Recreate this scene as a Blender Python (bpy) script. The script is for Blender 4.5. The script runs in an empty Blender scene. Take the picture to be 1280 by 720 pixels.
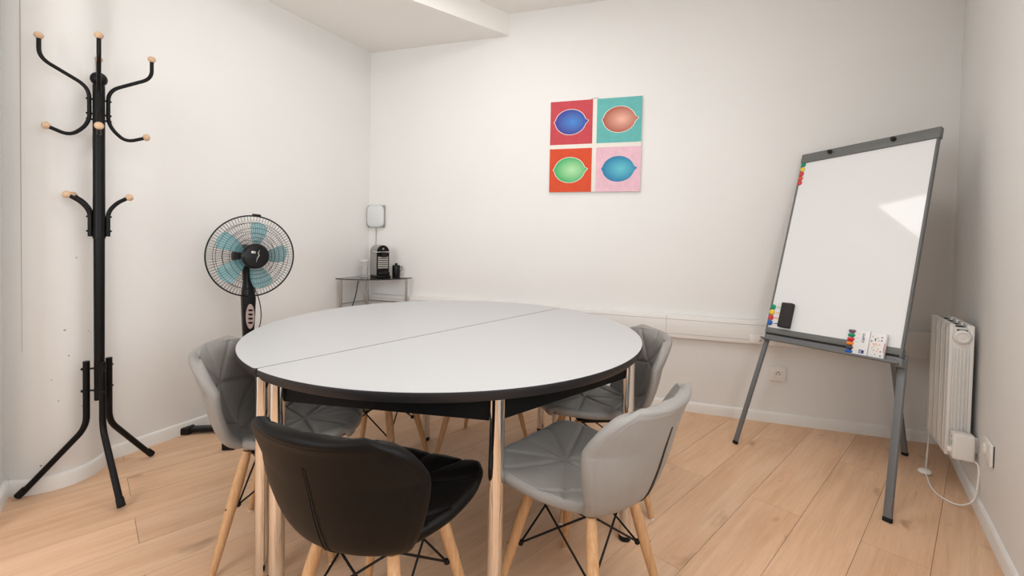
import bpy, bmesh, math, random
from mathutils import Vector, Matrix
random.seed(7)
C = bpy.context.scene.collection
V = Vector
PI = math.pi

# ------------------------------------------------------------------ camera
YAW, PITCH, ROLL = -0.3159, -0.0236, 0.0195
FPX, PY = 565.7, 305.36
CAM = V((2.3855, -3.3246, 1.2))
cy, sy, cp, sp = math.cos(YAW), math.sin(YAW), math.cos(PITCH), math.sin(PITCH)
fw = V((sy*cp, cy*cp, sp)); rt = V((cy, -sy, 0)); upv = rt.cross(fw)
r2 = rt*math.cos(ROLL)+upv*math.sin(ROLL); u2 = -rt*math.sin(ROLL)+upv*math.cos(ROLL)
cam = bpy.data.cameras.new('camera'); co = bpy.data.objects.new('camera', cam); C.objects.link(co)
co.matrix_world = Matrix(((r2.x, u2.x, -fw.x, CAM.x), (r2.y, u2.y, -fw.y, CAM.y), (r2.z, u2.z, -fw.z, CAM.z), (0, 0, 0, 1)))
cam.sensor_width = 36; cam.lens = FPX/1280*36; cam.shift_y = (PY-360)/1280; cam.clip_start = 0.02
bpy.context.scene.camera = co

# ------------------------------------------------------------------ world, lights, exposure
SC = bpy.context.scene
SC.view_settings.view_transform = 'Standard'; SC.view_settings.look = 'None'
SC.view_settings.gamma = 1; SC.view_settings.exposure = -0.09
try: SC.view_settings.use_curve_mapping = False
except Exception: pass
w = bpy.data.worlds.new('world'); SC.world = w; w.use_nodes = True
w.node_tree.nodes['Background'].inputs[0].default_value = (0.80, 0.90, 1.0, 1)
w.node_tree.nodes['Background'].inputs[1].default_value = 1.5
PANEL_STRENGTH = 5.8
WINDOW_POWER = 25.0
REAR_FILL_POWER = 28.0

# ------------------------------------------------------------------ materials
def new_mat(name):
    m = bpy.data.materials.new(name); m.use_nodes = True
    return m, m.node_tree, m.node_tree.nodes['Principled BSDF']
def mat(name, col, rough=.5, metal=0, spec=.5, bump=0, bscale=200, var=0, vscale=8, trans=0, alpha=1, coat=0, emit=None, estr=0, ior=1.45):
    m, nt, b = new_mat(name)
    b.inputs['Base Color'].default_value = (*col, 1); b.inputs['Roughness'].default_value = rough
    b.inputs['Metallic'].default_value = metal; b.inputs['Specular IOR Level'].default_value = spec
    b.inputs['Transmission Weight'].default_value = trans; b.inputs['Alpha'].default_value = alpha
    b.inputs['Coat Weight'].default_value = coat; b.inputs['IOR'].default_value = ior
    if emit: b.inputs['Emission Color'].default_value = (*emit, 1); b.inputs['Emission Strength'].default_value = estr
    tc = nt.nodes.new('ShaderNodeTexCoord')
    if var:
        n = nt.nodes.new('ShaderNodeTexNoise'); n.inputs['Scale'].default_value = vscale; n.inputs['Detail'].default_value = 4
        nt.links.new(tc.outputs['Object'], n.inputs['Vector'])
        r = nt.nodes.new('ShaderNodeValToRGB')
        r.color_ramp.elements[0].position = .3; r.color_ramp.elements[1].position = .7
        r.color_ramp.elements[0].color = (*[c*(1-var) for c in col], 1); r.color_ramp.elements[1].color = (*[min(1, c*(1+var)) for c in col], 1)
        nt.links.new(n.outputs['Fac'], r.inputs[0]); nt.links.new(r.outputs[0], b.inputs['Base Color'])
    if bump:
        n = nt.nodes.new('ShaderNodeTexNoise'); n.inputs['Scale'].default_value = bscale; n.inputs['Detail'].default_value = 3
        nt.links.new(tc.outputs['Object'], n.inputs['Vector'])
        bp = nt.nodes.new('ShaderNodeBump'); bp.inputs['Strength'].default_value = bump; bp.inputs['Distance'].default_value = .002
        nt.links.new(n.outputs['Fac'], bp.inputs['Height']); nt.links.new(bp.outputs[0], b.inputs['Normal'])
    return m

WALLC = (0.80, 0.784, 0.758)
M = {}
M['wall'] = mat('wall_paint', WALLC, .6, spec=.3, bump=.15, bscale=60, var=.012, vscale=2)
M['ceil'] = mat('ceiling_paint', (0.86, 0.83, 0.785), .8, spec=.2)
M['trim'] = mat('white_trim_paint', (0.82, 0.80, 0.77), .4, spec=.4)
M['plastic_w'] = mat('white_plastic', (0.83, 0.80, 0.76), .35)
M['laminate'] = mat('white_laminate', (0.53, 0.528, 0.53), .42, spec=.4, bump=.05, bscale=400)
M['edge_dark'] = mat('dark_table_edge', (0.02, 0.018, 0.018), .4, spec=.3)
M['black_frame'] = mat('black_table_frame', (0.005, 0.0048, 0.0048), .6, spec=.15)
M['chrome'] = mat('chrome', (0.80, 0.78, 0.75), .07, metal=1)
M['chrome_dull'] = mat('brushed_steel', (0.48, 0.45, 0.42), .3, metal=1)
M['black'] = mat('black_metal_paint', (0.005, 0.0045, 0.0045), .42, spec=.22)
M['black_pl'] = mat('black_plastic', (0.006, 0.0055, 0.0055), .3, spec=.3)
M['rubber'] = mat('black_rubber', (0.012, 0.012, 0.012), .7, spec=.2)
M['ball'] = mat('beech_balls', (0.60, 0.40, 0.25), .45, var=.12, vscale=60)
M['grey_leather'] = mat('grey_faux_leather', (0.265, 0.248, 0.23), .42, spec=.45, bump=.25, bscale=420, var=.05, vscale=9)
M['black_leather'] = mat('black_faux_leather', (0.0045, 0.0036, 0.003), .46, spec=.17, bump=.2, bscale=420)
M['board'] = mat('whiteboard_enamel', (0.80, 0.80, 0.80), .05, spec=.55)
M['board_frame'] = mat('grey_board_frame', (0.15, 0.152, 0.148), .42, spec=.4)
M['board_leg'] = mat('grey_leg_metal', (0.155, 0.158, 0.16), .4, spec=.5)
M['radiator'] = mat('radiator_enamel', (0.80, 0.785, 0.75), .32)
M['dark'] = mat('dark_gap', (0.02, 0.018, 0.016), .8)
M['teal'] = mat('teal_clear_blade', (0.22, 0.50, 0.54), .15, alpha=.52)
M['glass_dark'] = mat('smoked_glass', (0.05, 0.045, 0.04), .05, trans=.35, spec=.6)
M['glass'] = mat('clear_glass', (0.92, 0.92, 0.90), .03, trans=.9, alpha=.5)
M['pinkgrey'] = mat('pinkish_grey_panel', (0.46, 0.34, 0.32), .45)
M['silver'] = mat('silver_plastic', (0.50, 0.48, 0.45), .3, metal=.6)
M['router'] = mat('router_white', (0.70, 0.71, 0.70), .3)
M['router_side'] = mat('router_grey_side', (0.30, 0.29, 0.28), .4)
M['cord_w'] = mat('white_cord', (0.80, 0.77, 0.72), .5)
M['cord_b'] = mat('black_cord', (0.012, 0.011, 0.011), .5)
M['print_w'] = mat('printed_white_card', (0.80, 0.79, 0.78), .3)
M['crack'] = mat('old_crack', (0.42, 0.38, 0.33), .9)
for n, c in dict(green=(0.0, 0.28, 0.13), yellow=(0.85, 0.60, 0.03), red=(0.65, 0.03, 0.04), orange_red=(0.72, 0.08, 0.03), blue=(0.01, 0.10, 0.42),
                 orange=(0.85, 0.25, 0.03), purple=(0.18, 0.10, 0.17), charcoal=(0.07, 0.06, 0.09), navy=(0.03, 0.04, 0.18), mint=(0.25, 0.62, 0.48), salmon=(0.85, 0.40, 0.25)).items():
    M[n] = mat(n+'_plastic', c, .3)

def leg_wood():
    m, nt, b = new_mat('beech_leg_wood')
    tc = nt.nodes.new('ShaderNodeTexCoord'); mp = nt.nodes.new('ShaderNodeMapping'); mp.inputs['Scale'].default_value = (60, 60, 5)
    n = nt.nodes.new('ShaderNodeTexNoise'); n.inputs['Scale'].default_value = 2.2; n.inputs['Detail'].default_value = 5
    r = nt.nodes.new('ShaderNodeValToRGB')
    r.color_ramp.elements[0].position = .3; r.color_ramp.elements[0].color = (0.50, 0.27, 0.125, 1)
    r.color_ramp.elements[1].position = .7; r.color_ramp.elements[1].color = (0.64, 0.39, 0.20, 1)
    nt.links.new(tc.outputs['Object'], mp.inputs[0]); nt.links.new(mp.outputs[0], n.inputs['Vector'])
    nt.links.new(n.outputs['Fac'], r.inputs[0]); nt.links.new(r.outputs[0], b.inputs['Base Color'])
    b.inputs['Roughness'].default_value = .4
    return m
M['leg_wood'] = leg_wood()

PHI = 0.4937                       # direction of the floorboards, from +Y towards +X
PD = V((math.sin(PHI), math.cos(PHI), 0)); PN = V((math.cos(PHI), -math.sin(PHI), 0))
def floor_mat():
    m, nt, b = new_mat('oak_laminate_planks')
    N = nt.nodes.new; L = nt.links.new
    at = N('ShaderNodeAttribute'); at.attribute_name = 'plank'            # random value per plank
    tc = N('ShaderNodeTexCoord'); mp = N('ShaderNodeMapping'); mp.inputs['Rotation'].default_value = (0, 0, PHI)
    off = N('ShaderNodeVectorMath'); off.operation = 'SCALE'; off.inputs[0].default_value = (13.7, 31.3, 5.1); L(at.outputs['Fac'], off.inputs['Scale'])
    ad = N('ShaderNodeVectorMath'); ad.operation = 'ADD'
    L(tc.outputs['Object'], mp.inputs[0]); L(mp.outputs[0], ad.inputs[0]); L(off.outputs[0], ad.inputs[1])
    def noise(scale, sx, sy, det=5, rough=.55, dist=0.):
        s = N('ShaderNodeVectorMath'); s.operation = 'MULTIPLY'; s.inputs[1].default_value = (sx, sy, 1); L(ad.outputs[0], s.inputs[0])
        n = N('ShaderNodeTexNoise'); n.inputs['Scale'].default_value = scale; n.inputs['Detail'].default_value = det
        n.inputs['Roughness'].default_value = rough; n.inputs['Distortion'].default_value = dist; L(s.outputs[0], n.inputs['Vector']); return n
    grain = noise(1, 46, 2.2, 6, .6, .4); broad = noise(1, 9, 1.1, 3, .5, .8); fine = noise(1, 160, 9, 3, .6)
    knot = noise(1, 11, 4.5, 2, .4, .3)
    def ramp(src, els):
        r = N('ShaderNodeValToRGB'); e = r.color_ramp.elements
        while len(e) < len(els): e.new(.5)
        for i, (p, c) in enumerate(els): e[i].position = p; e[i].color = (*c, 1)
        L(src, r.inputs[0]); return r
    base = ramp(broad.outputs['Fac'], [(.30, (0.70, 0.43, 0.265)), (.5, (0.755, 0.485, 0.31)), (.70, (0.80, 0.54, 0.36))])
    g = ramp(grain.outputs['Fac'], [(.30, (0.90, 0.88, 0.86)), (.5, (0.985, 0.98, 0.975)), (.68, (1.02, 1.02, 1.02))])
    f = ramp(fine.outputs['Fac'], [(.35, (0.94, 0.93, 0.92)), (.6, (1, 1, 1))])
    k = ramp(knot.outputs['Fac'], [(.68, (1, 1, 1)), (.80, (0.66, 0.61, 0.58))])
    def mul(a, c):
        x = N('ShaderNodeMix'); x.data_type = 'RGBA'; x.blend_type = 'MULTIPLY'; x.inputs[0].default_value = 1; L(a, x.inputs[6]); L(c, x.inputs[7]); return x.outputs[2]
    t = N('ShaderNodeMapRange'); t.inputs[3].default_value = .93; t.inputs[4].default_value = 1.06; L(at.outputs['Fac'], t.inputs[0])
    cc = N('ShaderNodeCombineColor'); [L(t.outputs[0], cc.inputs[i]) for i in range(3)]
    out = mul(mul(mul(mul(base.outputs[0], g.outputs[0]), f.outputs[0]), k.outputs[0]), cc.outputs[0])
    L(out, b.inputs['Base Color']); b.inputs['Roughness'].default_value = .5; b.inputs['Specular IOR Level'].default_value = .25
    bp = N('ShaderNodeBump'); bp.inputs['Strength'].default_value = .12; bp.inputs['Distance'].default_value = .001
    L(grain.outputs['Fac'], bp.inputs['Height']); L(bp.outputs[0], b.inputs['Normal'])
    return m
M['floor'] = floor_mat()
M['floor_gap'] = mat('plank_joint', (0.33, 0.20, 0.12), .8)

# ------------------------------------------------------------------ mesh helpers
def origin_of(p):
    o = V((0, 0, 0))
    while p is not None: o += p.location; p = p.parent
    return o
def obj(name, bm, m, parent=None, smooth=True, angle=35, label=None):
    """links bm (world coordinates) as one mesh object under parent"""
    bmesh.ops.recalc_face_normals(bm, faces=bm.faces[:])
    if parent is not None:
        bmesh.ops.translate(bm, verts=bm.verts[:], vec=-origin_of(parent))
    me = bpy.data.meshes.new(name); bm.to_mesh(me); bm.free()
    for mm in (m if isinstance(m, (list, tuple)) else [m]): me.materials.append(mm)
    if smooth:
        me.shade_smooth(); me.set_sharp_from_angle(angle=math.radians(angle))
    o = bpy.data.objects.new(name, me); C.objects.link(o)
    if parent is not None: o.parent = parent
    if label: o['label'] = label
    return o
def tag(o, label, cat, group=None):
    o['label'] = label; o['category'] = cat
    if group: o['group'] = group
    return o
def thing(name, label, cat, loc, group=None):
    o = bpy.data.objects.new(name, None); C.objects.link(o); o.location = loc; o.empty_display_size = .1
    return tag(o, label, cat, group)
def struct(name, bm, m, smooth=False, parent=None):
    o = obj(name, bm, m, parent, smooth=smooth)
    if parent is None: o['kind'] = 'structure'
    return o
def B(): return bmesh.new()
def hexa(bm, p, mi=0):
    v = [bm.verts.new(x) for x in p]
    fs = []
    for f in ((0, 3, 2, 1), (4, 5, 6, 7), (0, 1, 5, 4), (1, 2, 6, 5), (2, 3, 7, 6), (3, 0, 4, 7)):
        fc = bm.faces.new([v[i] for i in f]); fc.material_index = mi; fs.append(fc)
    return v, fs
def box(bm, o, ax, ay, az, a, b, bev=0, seg=2, mi=0):
    """box in the frame o, ax, ay, az between corner coordinates a and b"""
    o, ax, ay, az = V(o), V(ax), V(ay), V(az)
    P = lambda x, y, z: o+ax*x+ay*y+az*z
    v, fs = hexa(bm, [P(a[0], a[1], a[2]), P(b[0], a[1], a[2]), P(b[0], b[1], a[2]), P(a[0], b[1], a[2]),
                      P(a[0], a[1], b[2]), P(b[0], a[1], b[2]), P(b[0], b[1], b[2]), P(a[0], b[1], b[2])], mi)
    if bev:
        es = list({e for f in fs for e in f.edges})
        bmesh.ops.bevel(bm, geom=es, offset=bev, segments=seg, affect='EDGES', profile=.5, material=mi)
X, Y, Z = V((1, 0, 0)), V((0, 1, 0)), V((0, 0, 1))
def abox(bm, a, b, bev=0, seg=2, mi=0): box(bm, (0, 0, 0), X, Y, Z, a, b, bev, seg, mi)
def frame_of(t):
    t = t.normalized(); a = Z if abs(t.z) < .9 else X
    u = t.cross(a).normalized(); return u, t.cross(u).normalized()
def tube(bm, pts, r, n=12, cap=True, closed=False, flat=1.0, mi=0):
    pts = [V(p) for p in pts]; k = len(pts); rad = r if isinstance(r, (list, tuple)) else [r]*k
    rings = []; u = None
    for i, p in enumerate(pts):
        if closed: t = pts[(i+1) % k]-pts[i-1]
        else: t = pts[min(i+1, k-1)]-pts[max(i-1, 0)]
        t.normalize()
        if u is None: u, w_ = frame_of(t)
        else:
            u = (u-t*u.dot(t)).normalized(); w_ = t.cross(u)
        rings.append([bm.verts.new(p+(u*math.cos(2*PI*j/n)+w_*math.sin(2*PI*j/n)*flat)*rad[i]) for j in range(n)])
    m = k if closed else k-1
    for i in range(m):
        a, b = rings[i], rings[(i+1) % k]
        for j in range(n):
            f = bm.faces.new((a[j], a[(j+1) % n], b[(j+1) % n], b[j])); f.material_index = mi
    if cap and not closed:
        for rg in (rings[0], rings[-1]):
            f = bm.faces.new(rg); f.material_index = mi
def smooth_path(pts, n=6):
    pts = [V(p) for p in pts]; out = []
    P = [pts[0]*2-pts[1]]+pts+[pts[-1]*2-pts[-2]]
    for i in range(1, len(P)-2):
        a, b, c, d = P[i-1], P[i], P[i+1], P[i+2]
        for k in range(n):
            t = k/n
            out.append(.5*((2*b)+(c-a)*t+(2*a-5*b+4*c-d)*t*t+(3*b-a-3*c+d)*t**3))
    out.append(pts[-1]); return out
def fillet(pts, rad, n=6):
    pts = [V(p) for p in pts]; out = [pts[0]]
    for i in range(1, len(pts)-1):
        a, b, c = pts[i-1], pts[i], pts[i+1]
        d1 = (a-b); d2 = (c-b); l = min(rad, d1.length*.49, d2.length*.49)
        p = b+d1.normalized()*l; q = b+d2.normalized()*l
        for k in range(n+1):
            t = k/n; out.append((1-t)**2*p+2*t*(1-t)*b+t*t*q)
    out.append(pts[-1]); return out
def lathe(bm, o, axis, prof, n=32, capa=True, mi=0):
    """prof: list of (radius, distance along axis)"""
    o = V(o); axis = V(axis).normalized(); u, v_ = frame_of(axis); rings = []
    for r, h in prof:
        if r < 1e-6: rings.append([bm.verts.new(o+axis*h)])
        else: rings.append([bm.verts.new(o+axis*h+(u*math.cos(2*PI*j/n)+v_*math.sin(2*PI*j/n))*r) for j in range(n)])
    for a, b in zip(rings, rings[1:]):
        for j in range(n):
            k = (j+1) % n
            if len(a) == 1 and len(b) == 1: continue
            if len(a) == 1: vs = (a[0], b[k], b[j])
            elif len(b) == 1: vs = (a[j], a[k], b[0])
            else: vs = (a[j], a[k], b[k], b[j])
            f = bm.faces.new(vs); f.material_index = mi
    if capa:
        for rg in (rings[0], rings[-1]):
            if len(rg) > 1: f = bm.faces.new(rg); f.material_index = mi
def ball(bm, c, r, sx=1, sy=1, sz=1, n=20, mi=0):
    m = Matrix.Translation(V(c)) @ Matrix.Diagonal((sx, sy, sz, 1))
    for v in bmesh.ops.create_uvsphere(bm, u_segments=n, v_segments=n//2+2, radius=r, matrix=m)['verts']:
        for f in v.link_faces: f.material_index = mi
def prism(bm, pts, d, mi=0):
    """extrude the closed polygon pts (3D, planar) by the vector d"""
    a = [bm.verts.new(V(p)) for p in pts]; b = [bm.verts.new(V(p)+V(d)) for p in pts]
    f1 = bm.faces.new(a); f2 = bm.faces.new(b[::-1]); f1.material_index = f2.material_index = mi
    n = len(a)
    for i in range(n):
        f = bm.faces.new((a[i], b[i], b[(i+1) % n], a[(i+1) % n])); f.material_index = mi
def ribbon(bm, line, out, z0, z1):
    """wall along the polyline line (2D) with thickness towards the left-hand normals * out"""
    L2 = [V((p[0], p[1], 0)) for p in line]; n = len(L2); offs = []
    for i in range(n):
        t = (L2[min(i+1, n-1)]-L2[max(i-1, 0)]).normalized(); offs.append(V((-t.y, t.x, 0))*out)
    ring = []
    for p, o_ in zip(L2, offs):
        ring.append([bm.verts.new(p+Z*z0), bm.verts.new(p+Z*z1), bm.verts.new(p+o_+Z*z1), bm.verts.new(p+o_+Z*z0)])
    for a, b in zip(ring, ring[1:]):
        for j in range(4): bm.faces.new((a[j], a[(j+1) % 4], b[(j+1) % 4], b[j]))
    bm.faces.new(ring[0]); bm.faces.new(ring[-1])

# ------------------------------------------------------------------ room shell
ZL, ZH = 2.718, 2.885                       # lower (left) and higher ceiling
RW0 = V((4.025, 0, 0)); RD = V((-math.sin(.3223), -math.cos(.3223), 0)); RN = V((-RD.y, RD.x, 0))*-1  # RN points into the room
RN = V((-math.cos(.3223), math.sin(.3223), 0))
YR = -4.45
rlen = -YR/math.cos(.3223)
RE = RW0+RD*rlen
# floor: individual laminate planks with fine joints, one mesh
bm = B(); WID = .2071; G = .0008
lay = bm.faces.layers.float.new('plank')
abox(bm, (-.7, -4.7, -.06), (4.4, .15, -.0035), mi=1)
for row in range(-9, 24):
    n0 = 1.293+row*WID-WID*0; st = (-1.64 if row % 2 == 0 else -.93) if row < 5 else (.455 if row % 2 == 0 else -.237)
    for k in range(-6, 6):
        s0 = st+k*1.42; s1 = s0+1.42
        p = [PN*(n0+a)+PD*s for a, s in ((G, s0+G), (WID-G, s0+G), (WID-G, s1-G), (G, s1-G))]
        if max(q.x for q in p) < -.7 or min(q.x for q in p) > 4.4 or max(q.y for q in p) < -4.7 or min(q.y for q in p) > .15: continue
        v, fs = hexa(bm, [q-Z*.003 for q in p]+p)
        val = random.random()
        for f in fs: f[lay] = val
# trim the planks to the room's footprint
for co_, no_ in ((V((-.7, 0, 0)), V((-1, 0, 0))), (V((4.4, 0, 0)), V((1, 0, 0))), (V((0, .12, 0)), V((0, 1, 0))), (V((0, -4.6, 0)), V((0, -1, 0)))):
    bmesh.ops.bisect_plane(bm, geom=bm.verts[:]+bm.edges[:]+bm.faces[:], plane_co=co_, plane_no=no_, clear_outer=True)
fl = struct('floor', bm, [M['floor'], M['floor_gap']])

LEFT = [(0, 0), (-.140, -.918), (-.262, -1.735), (-.268, -1.765), (-.258, -1.79), (-.235, -1.822), (-.210, -1.858), (-.188, -1.90), (-.178, -1.945), (-.180, -1.99), (-.196, -2.035), (-.224, -2.075), (-.27, -2.113), (-.345, -2.138), (-.05, -2.325), (-.05, YR)]
def rounded_left():
    a = [V((p[0], p[1], 0)) for p in LEFT[:3]]; m = smooth_path([(*p, 0) for p in LEFT[2:14]], 3)
    return [(p.x, p.y) for p in a[:2]+m]+[LEFT[14], LEFT[15]]
LL = rounded_left()
bm = B(); ribbon(bm, LL, -.12, 0, 3.0)
wl = struct('wall_left', bm, M['wall'], smooth=True); wl.data.set_sharp_from_angle(angle=math.radians(28))
bm = B(); abox(bm, (-.7, 0, 0), (4.5, .12, 3.0)); struct('wall_back', bm, M['wall'])
WS0, WS1, WZ0, WZ1 = 2.25, 3.95, .95, 2.25      # window in the right wall, beside and behind the camera
bm = B()
box(bm, RW0, RD, -RN, Z, (-.15, 0, 0), (WS0, .12, 3.0)); box(bm, RW0, RD, -RN, Z, (WS1, 0, 0), (rlen+.15, .12, 3.0))
box(bm, RW0, RD, -RN, Z, (WS0, 0, 0), (WS1, .12, WZ0)); box(bm, RW0, RD, -RN, Z, (WS0, 0, WZ1), (WS1, .12, 3.0))
struct('wall_right', bm, M['wall'])
XW0, XW1 = .15, 1.35                                # added window in the unseen rear wall, to light the right side
bm = B()
abox(bm, (-.3, YR-.14, 0), (XW0, YR, 3.0)); abox(bm, (XW1, YR-.14, 0), (RE.x+.3, YR, 3.0))
abox(bm, (XW0, YR-.14, 0), (XW1, YR, WZ0)); abox(bm, (XW0, YR-.14, WZ1), (XW1, YR, 3.0))
struct('wall_rear', bm, M['wall'])
bm = B(); xm = (XW0+XW1)/2
for a, b in (((XW0, WZ0), (XW0+.06, WZ1)), ((XW1-.06, WZ0), (XW1, WZ1)), ((XW0, WZ0), (XW1, WZ0+.06)), ((XW0, WZ1-.06), (XW1, WZ1)), ((xm-.03, WZ0), (xm+.03, WZ1))):
    abox(bm, (a[0], YR-.09, a[1]), (b[0], YR-.04, b[1]), .004)
struct('added_window_2', bm, M['trim'])
bm = B(); wm = (WS0+WS1)/2
for a, b in (((WS0, WZ0), (WS0+.06, WZ1)), ((WS1-.06, WZ0), (WS1, WZ1)), ((WS0, WZ0), (WS1, WZ0+.06)), ((WS0, WZ1-.06), (WS1, WZ1)), ((wm-.03, WZ0), (wm+.03, WZ1))):
    box(bm, RW0, RD, -RN, Z, (a[0], .04, a[1]), (b[0], .09, b[1]), .004)
struct('window_1', bm, M['trim'])
# ceiling with a lowered part on the left
SA = V((1.246, 0, 0)); SD = V((-.547, -.837, 0)).normalized(); SNrm = V((.837, -.547, 0)).normalized()
SE = SA+SD*3.3
bm = B()
abox(bm, (-.9, YR-.2, 3.0), (4.6, .2, 3.08))
# higher slab, with the opening for the light panel
K = V((1.325, -.60, 0)); PW_, PL_ = .62, 1.22       # panel along SNrm, SD
abox(bm, (-.9, YR-.2, ZH), (4.6, .1, 2.99))
SB = SA-SD*.1
prism(bm, [V((-.9, SB.y, ZL)), V((SB.x, SB.y, ZL)), V((SE.x, SE.y, ZL)), V((-.9+0*SE.x, SE.y-.01, ZL))], Z*(ZH-ZL+.02))
struct('ceiling', bm, M['ceil'])

# baseboards and the painted-over crack
def base(name, line, side):
    bm = B(); L2 = [V((p[0], p[1], 0)) for p in line]; n = len(L2); ring = []
    for i in range(n):
        t = (L2[min(i+1, n-1)]-L2[max(i-1, 0)]).normalized(); o_ = V((-t.y, t.x, 0))*side
        if 0 < i < n-1:
            t1 = (L2[i]-L2[i-1]).normalized(); cs = max(.4, abs(t1.dot(t))); o_ = o_/cs
        p = L2[i]
        prof = [(-.004, 0), (.013, 0), (.013, .056), (.010, .064), (.005, .069), (-.004, .069)]
        ring.append([bm.verts.new(p+o_*a+Z*h) for a, h in prof])
    k = len(ring[0])
    for a, b in zip(ring, ring[1:]):
        for j in range(k): bm.faces.new((a[j], a[(j+1) % k], b[(j+1) % k], b[j]))
    bm.faces.new(ring[0]); bm.faces.new(ring[-1])
    return struct(name, bm, M['trim'], smooth=True)
base('baseboard_left', LL[:-1]+[(-.05, YR)], 1)
base('baseboard_back', [(-.02, 0), (4.03, 0)], -1)
base('baseboard_right', [(RW0.x, RW0.y), (RE.x, RE.y)], -1)
bm = B(); tube(bm, [(-.268, -2.1108, .64), (-.2685, -2.111, 1.2), (-.268, -2.111, 1.9), (-.268, -2.111, 2.5)], [.0012, .002, .0024, .0024], 6)
struct('trim_1', bm, M['crack'])
bm = B(); box(bm, (-.2755, -2.1125, 0), V((-.93, -.36, 0)).normalized(), V((.36, -.93, 0)).normalized()*-1, Z, (0, -.004, 2.3), (.012, .012, 2.72)); struct('trim_2', bm, M['trim'])

# specks of dirt on the bare column, following its surface
random.seed(3)
bm = B()
for s_, z_, r_ in ((.30, .72, .004), (.52, .70, .0022), (.55, .69, .002), (.33, .60, .003), (.62, .52, .003), (.70, .45, .0025), (.58, .40, .003), (.25, .40, .0025), (.45, .35, .0025), (.66, .33, .002), (.75, .9, .003), (.12, .12, .004), (.5, .3, .002), (.4, 1.05, .003), (.2, .5, .002), (.68, .62, .0025)):
    i0, i1 = 3+2, len(LL)-6
    f_ = i0+(i1-i0)*(1-s_); i = int(f_); t_ = f_-i
    a = V((*LL[i], 0)); b_ = V((*LL[i+1], 0)); p = a.lerp(b_, t_); tt = (b_-a).normalized(); nn = V((-tt.y, tt.x, 0))
    r_ *= 1.35; lathe(bm, p+Z*z_-nn*.0005, nn, [(r_, 0), (r_*.8, .001), (0, .0014)], 8)
o = obj('paint_chips', bm, M['crack']); tag(o, 'small dark chips scattered over the bare white column behind the coat stand', 'chips'); o['kind'] = 'stuff'

# ------------------------------------------------------------------ ceiling light panel above the table
M['panel'] = mat('lit_diffuser', (.9, .9, .9), .5, emit=(1.0, 0.99, 0.975), estr=PANEL_STRENGTH)
def ceiling_panel(K, label):
    ct = K+SNrm*(PW_/2)+SD*(PL_/2)+Z*(ZH-.012)
    t = thing('ceiling_light', label, 'ceiling light', ct)
    F0 = K+Z*ZH
    bm = B()
    for a, b in (((-.012, -.012), (PW_+.012, .012)), ((-.012, PL_-.012), (PW_+.012, PL_+.012)), ((-.012, -.012), (.012, PL_+.012)), ((PW_-.012, -.012), (PW_+.012, PL_+.012))):
        box(bm, F0, SNrm, SD, Z, (a[0], a[1], -.03), (b[0], b[1], -.0005), .002)
    obj('panel_frame', bm, M['trim'], t, smooth=False)
    bm = B(); box(bm, F0, SNrm, SD, Z, (.008, .008, -.022), (PW_-.008, PL_-.008, -.004)); obj('diffuser', bm, M['panel'], t, smooth=False)
ceiling_panel(K, 'flat white rectangular light panel on the ceiling above the round table')
ceiling_panel(V((2.55, -1.50, 0)), 'added fill light panel, flat white rectangle, on the ceiling nearest the camera')  # unseen second panel, added to brighten the front floor and right side

# daylight entering through the right-wall window, then the added rear fill
ld = bpy.data.lights.new('daylight_and_fill', 'AREA'); ld.shape = 'RECTANGLE'; ld.size = WS1-WS0-.1; ld.size_y = WZ1-WZ0-.1
ld.energy = WINDOW_POWER; ld.color = (.97, .985, 1.0)
lo = bpy.data.objects.new('daylight_and_fill', ld); C.objects.link(lo)
zz = -RN; xx = RD; yy = zz.cross(xx)
lp = RW0+RD*(WS0+WS1)/2-RN*.02+Z*(WZ0+WZ1)/2
lo.matrix_world = Matrix(((xx.x, yy.x, zz.x, lp.x), (xx.y, yy.y, zz.y, lp.y), (xx.z, yy.z, zz.z, lp.z), (0, 0, 0, 1)))

l2 = bpy.data.lights.new('daylight_and_fill', 'AREA'); l2.shape = 'RECTANGLE'; l2.size = XW1-XW0-.1; l2.size_y = WZ1-WZ0-.1  # fill lamp at the added rear window, brightens right wall and whiteboard
l2.energy = REAR_FILL_POWER; l2.color = (.97, .985, 1.0)
lo = bpy.data.objects.new('daylight_and_fill', l2); C.objects.link(lo); lo.location = ((XW0+XW1)/2, YR-.02, (WZ0+WZ1)/2); lo.rotation_euler = (PI/2, 0, 0)

# ------------------------------------------------------------------ wall fixtures
t = thing('cable_trunking', 'long white cable trunking running low along the back wall', 'cable trunking', (2.2, 0, .512))
bm = B()
abox(bm, (.05, -.050, .512), (3.99, -.001, .664), .003)
obj('trunking_body', bm, M['trim'], t)
bm = B()
abox(bm, (.05, -.0515, .538), (3.80, -.049, .540)); abox(bm, (.05, -.0515, .636), (3.80, -.049, .638)); abox(bm, (2.44, -.0522, .512), (2.442, -.049, .664))
obj('cover_joint', bm, M['crack'], t, smooth=False)
t = thing('cable_outlet', 'small white outlet with a dark knob on the cable trunking behind the flipchart leg', 'outlet', (3.0, -.05, .545))
bm = B(); abox(bm, (2.955, -.062, .52), (3.05, -.0505, .575), .003); obj('outlet_plate', bm, M['plastic_w'], t)
bm = B(); lathe(bm, (3.018, -.062, .545), (0, -1, 0), [(.009, 0), (.009, .01), (.006, .012), (0, .012)], 16); obj('outlet_knob', bm, M['silver'], t)

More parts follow.
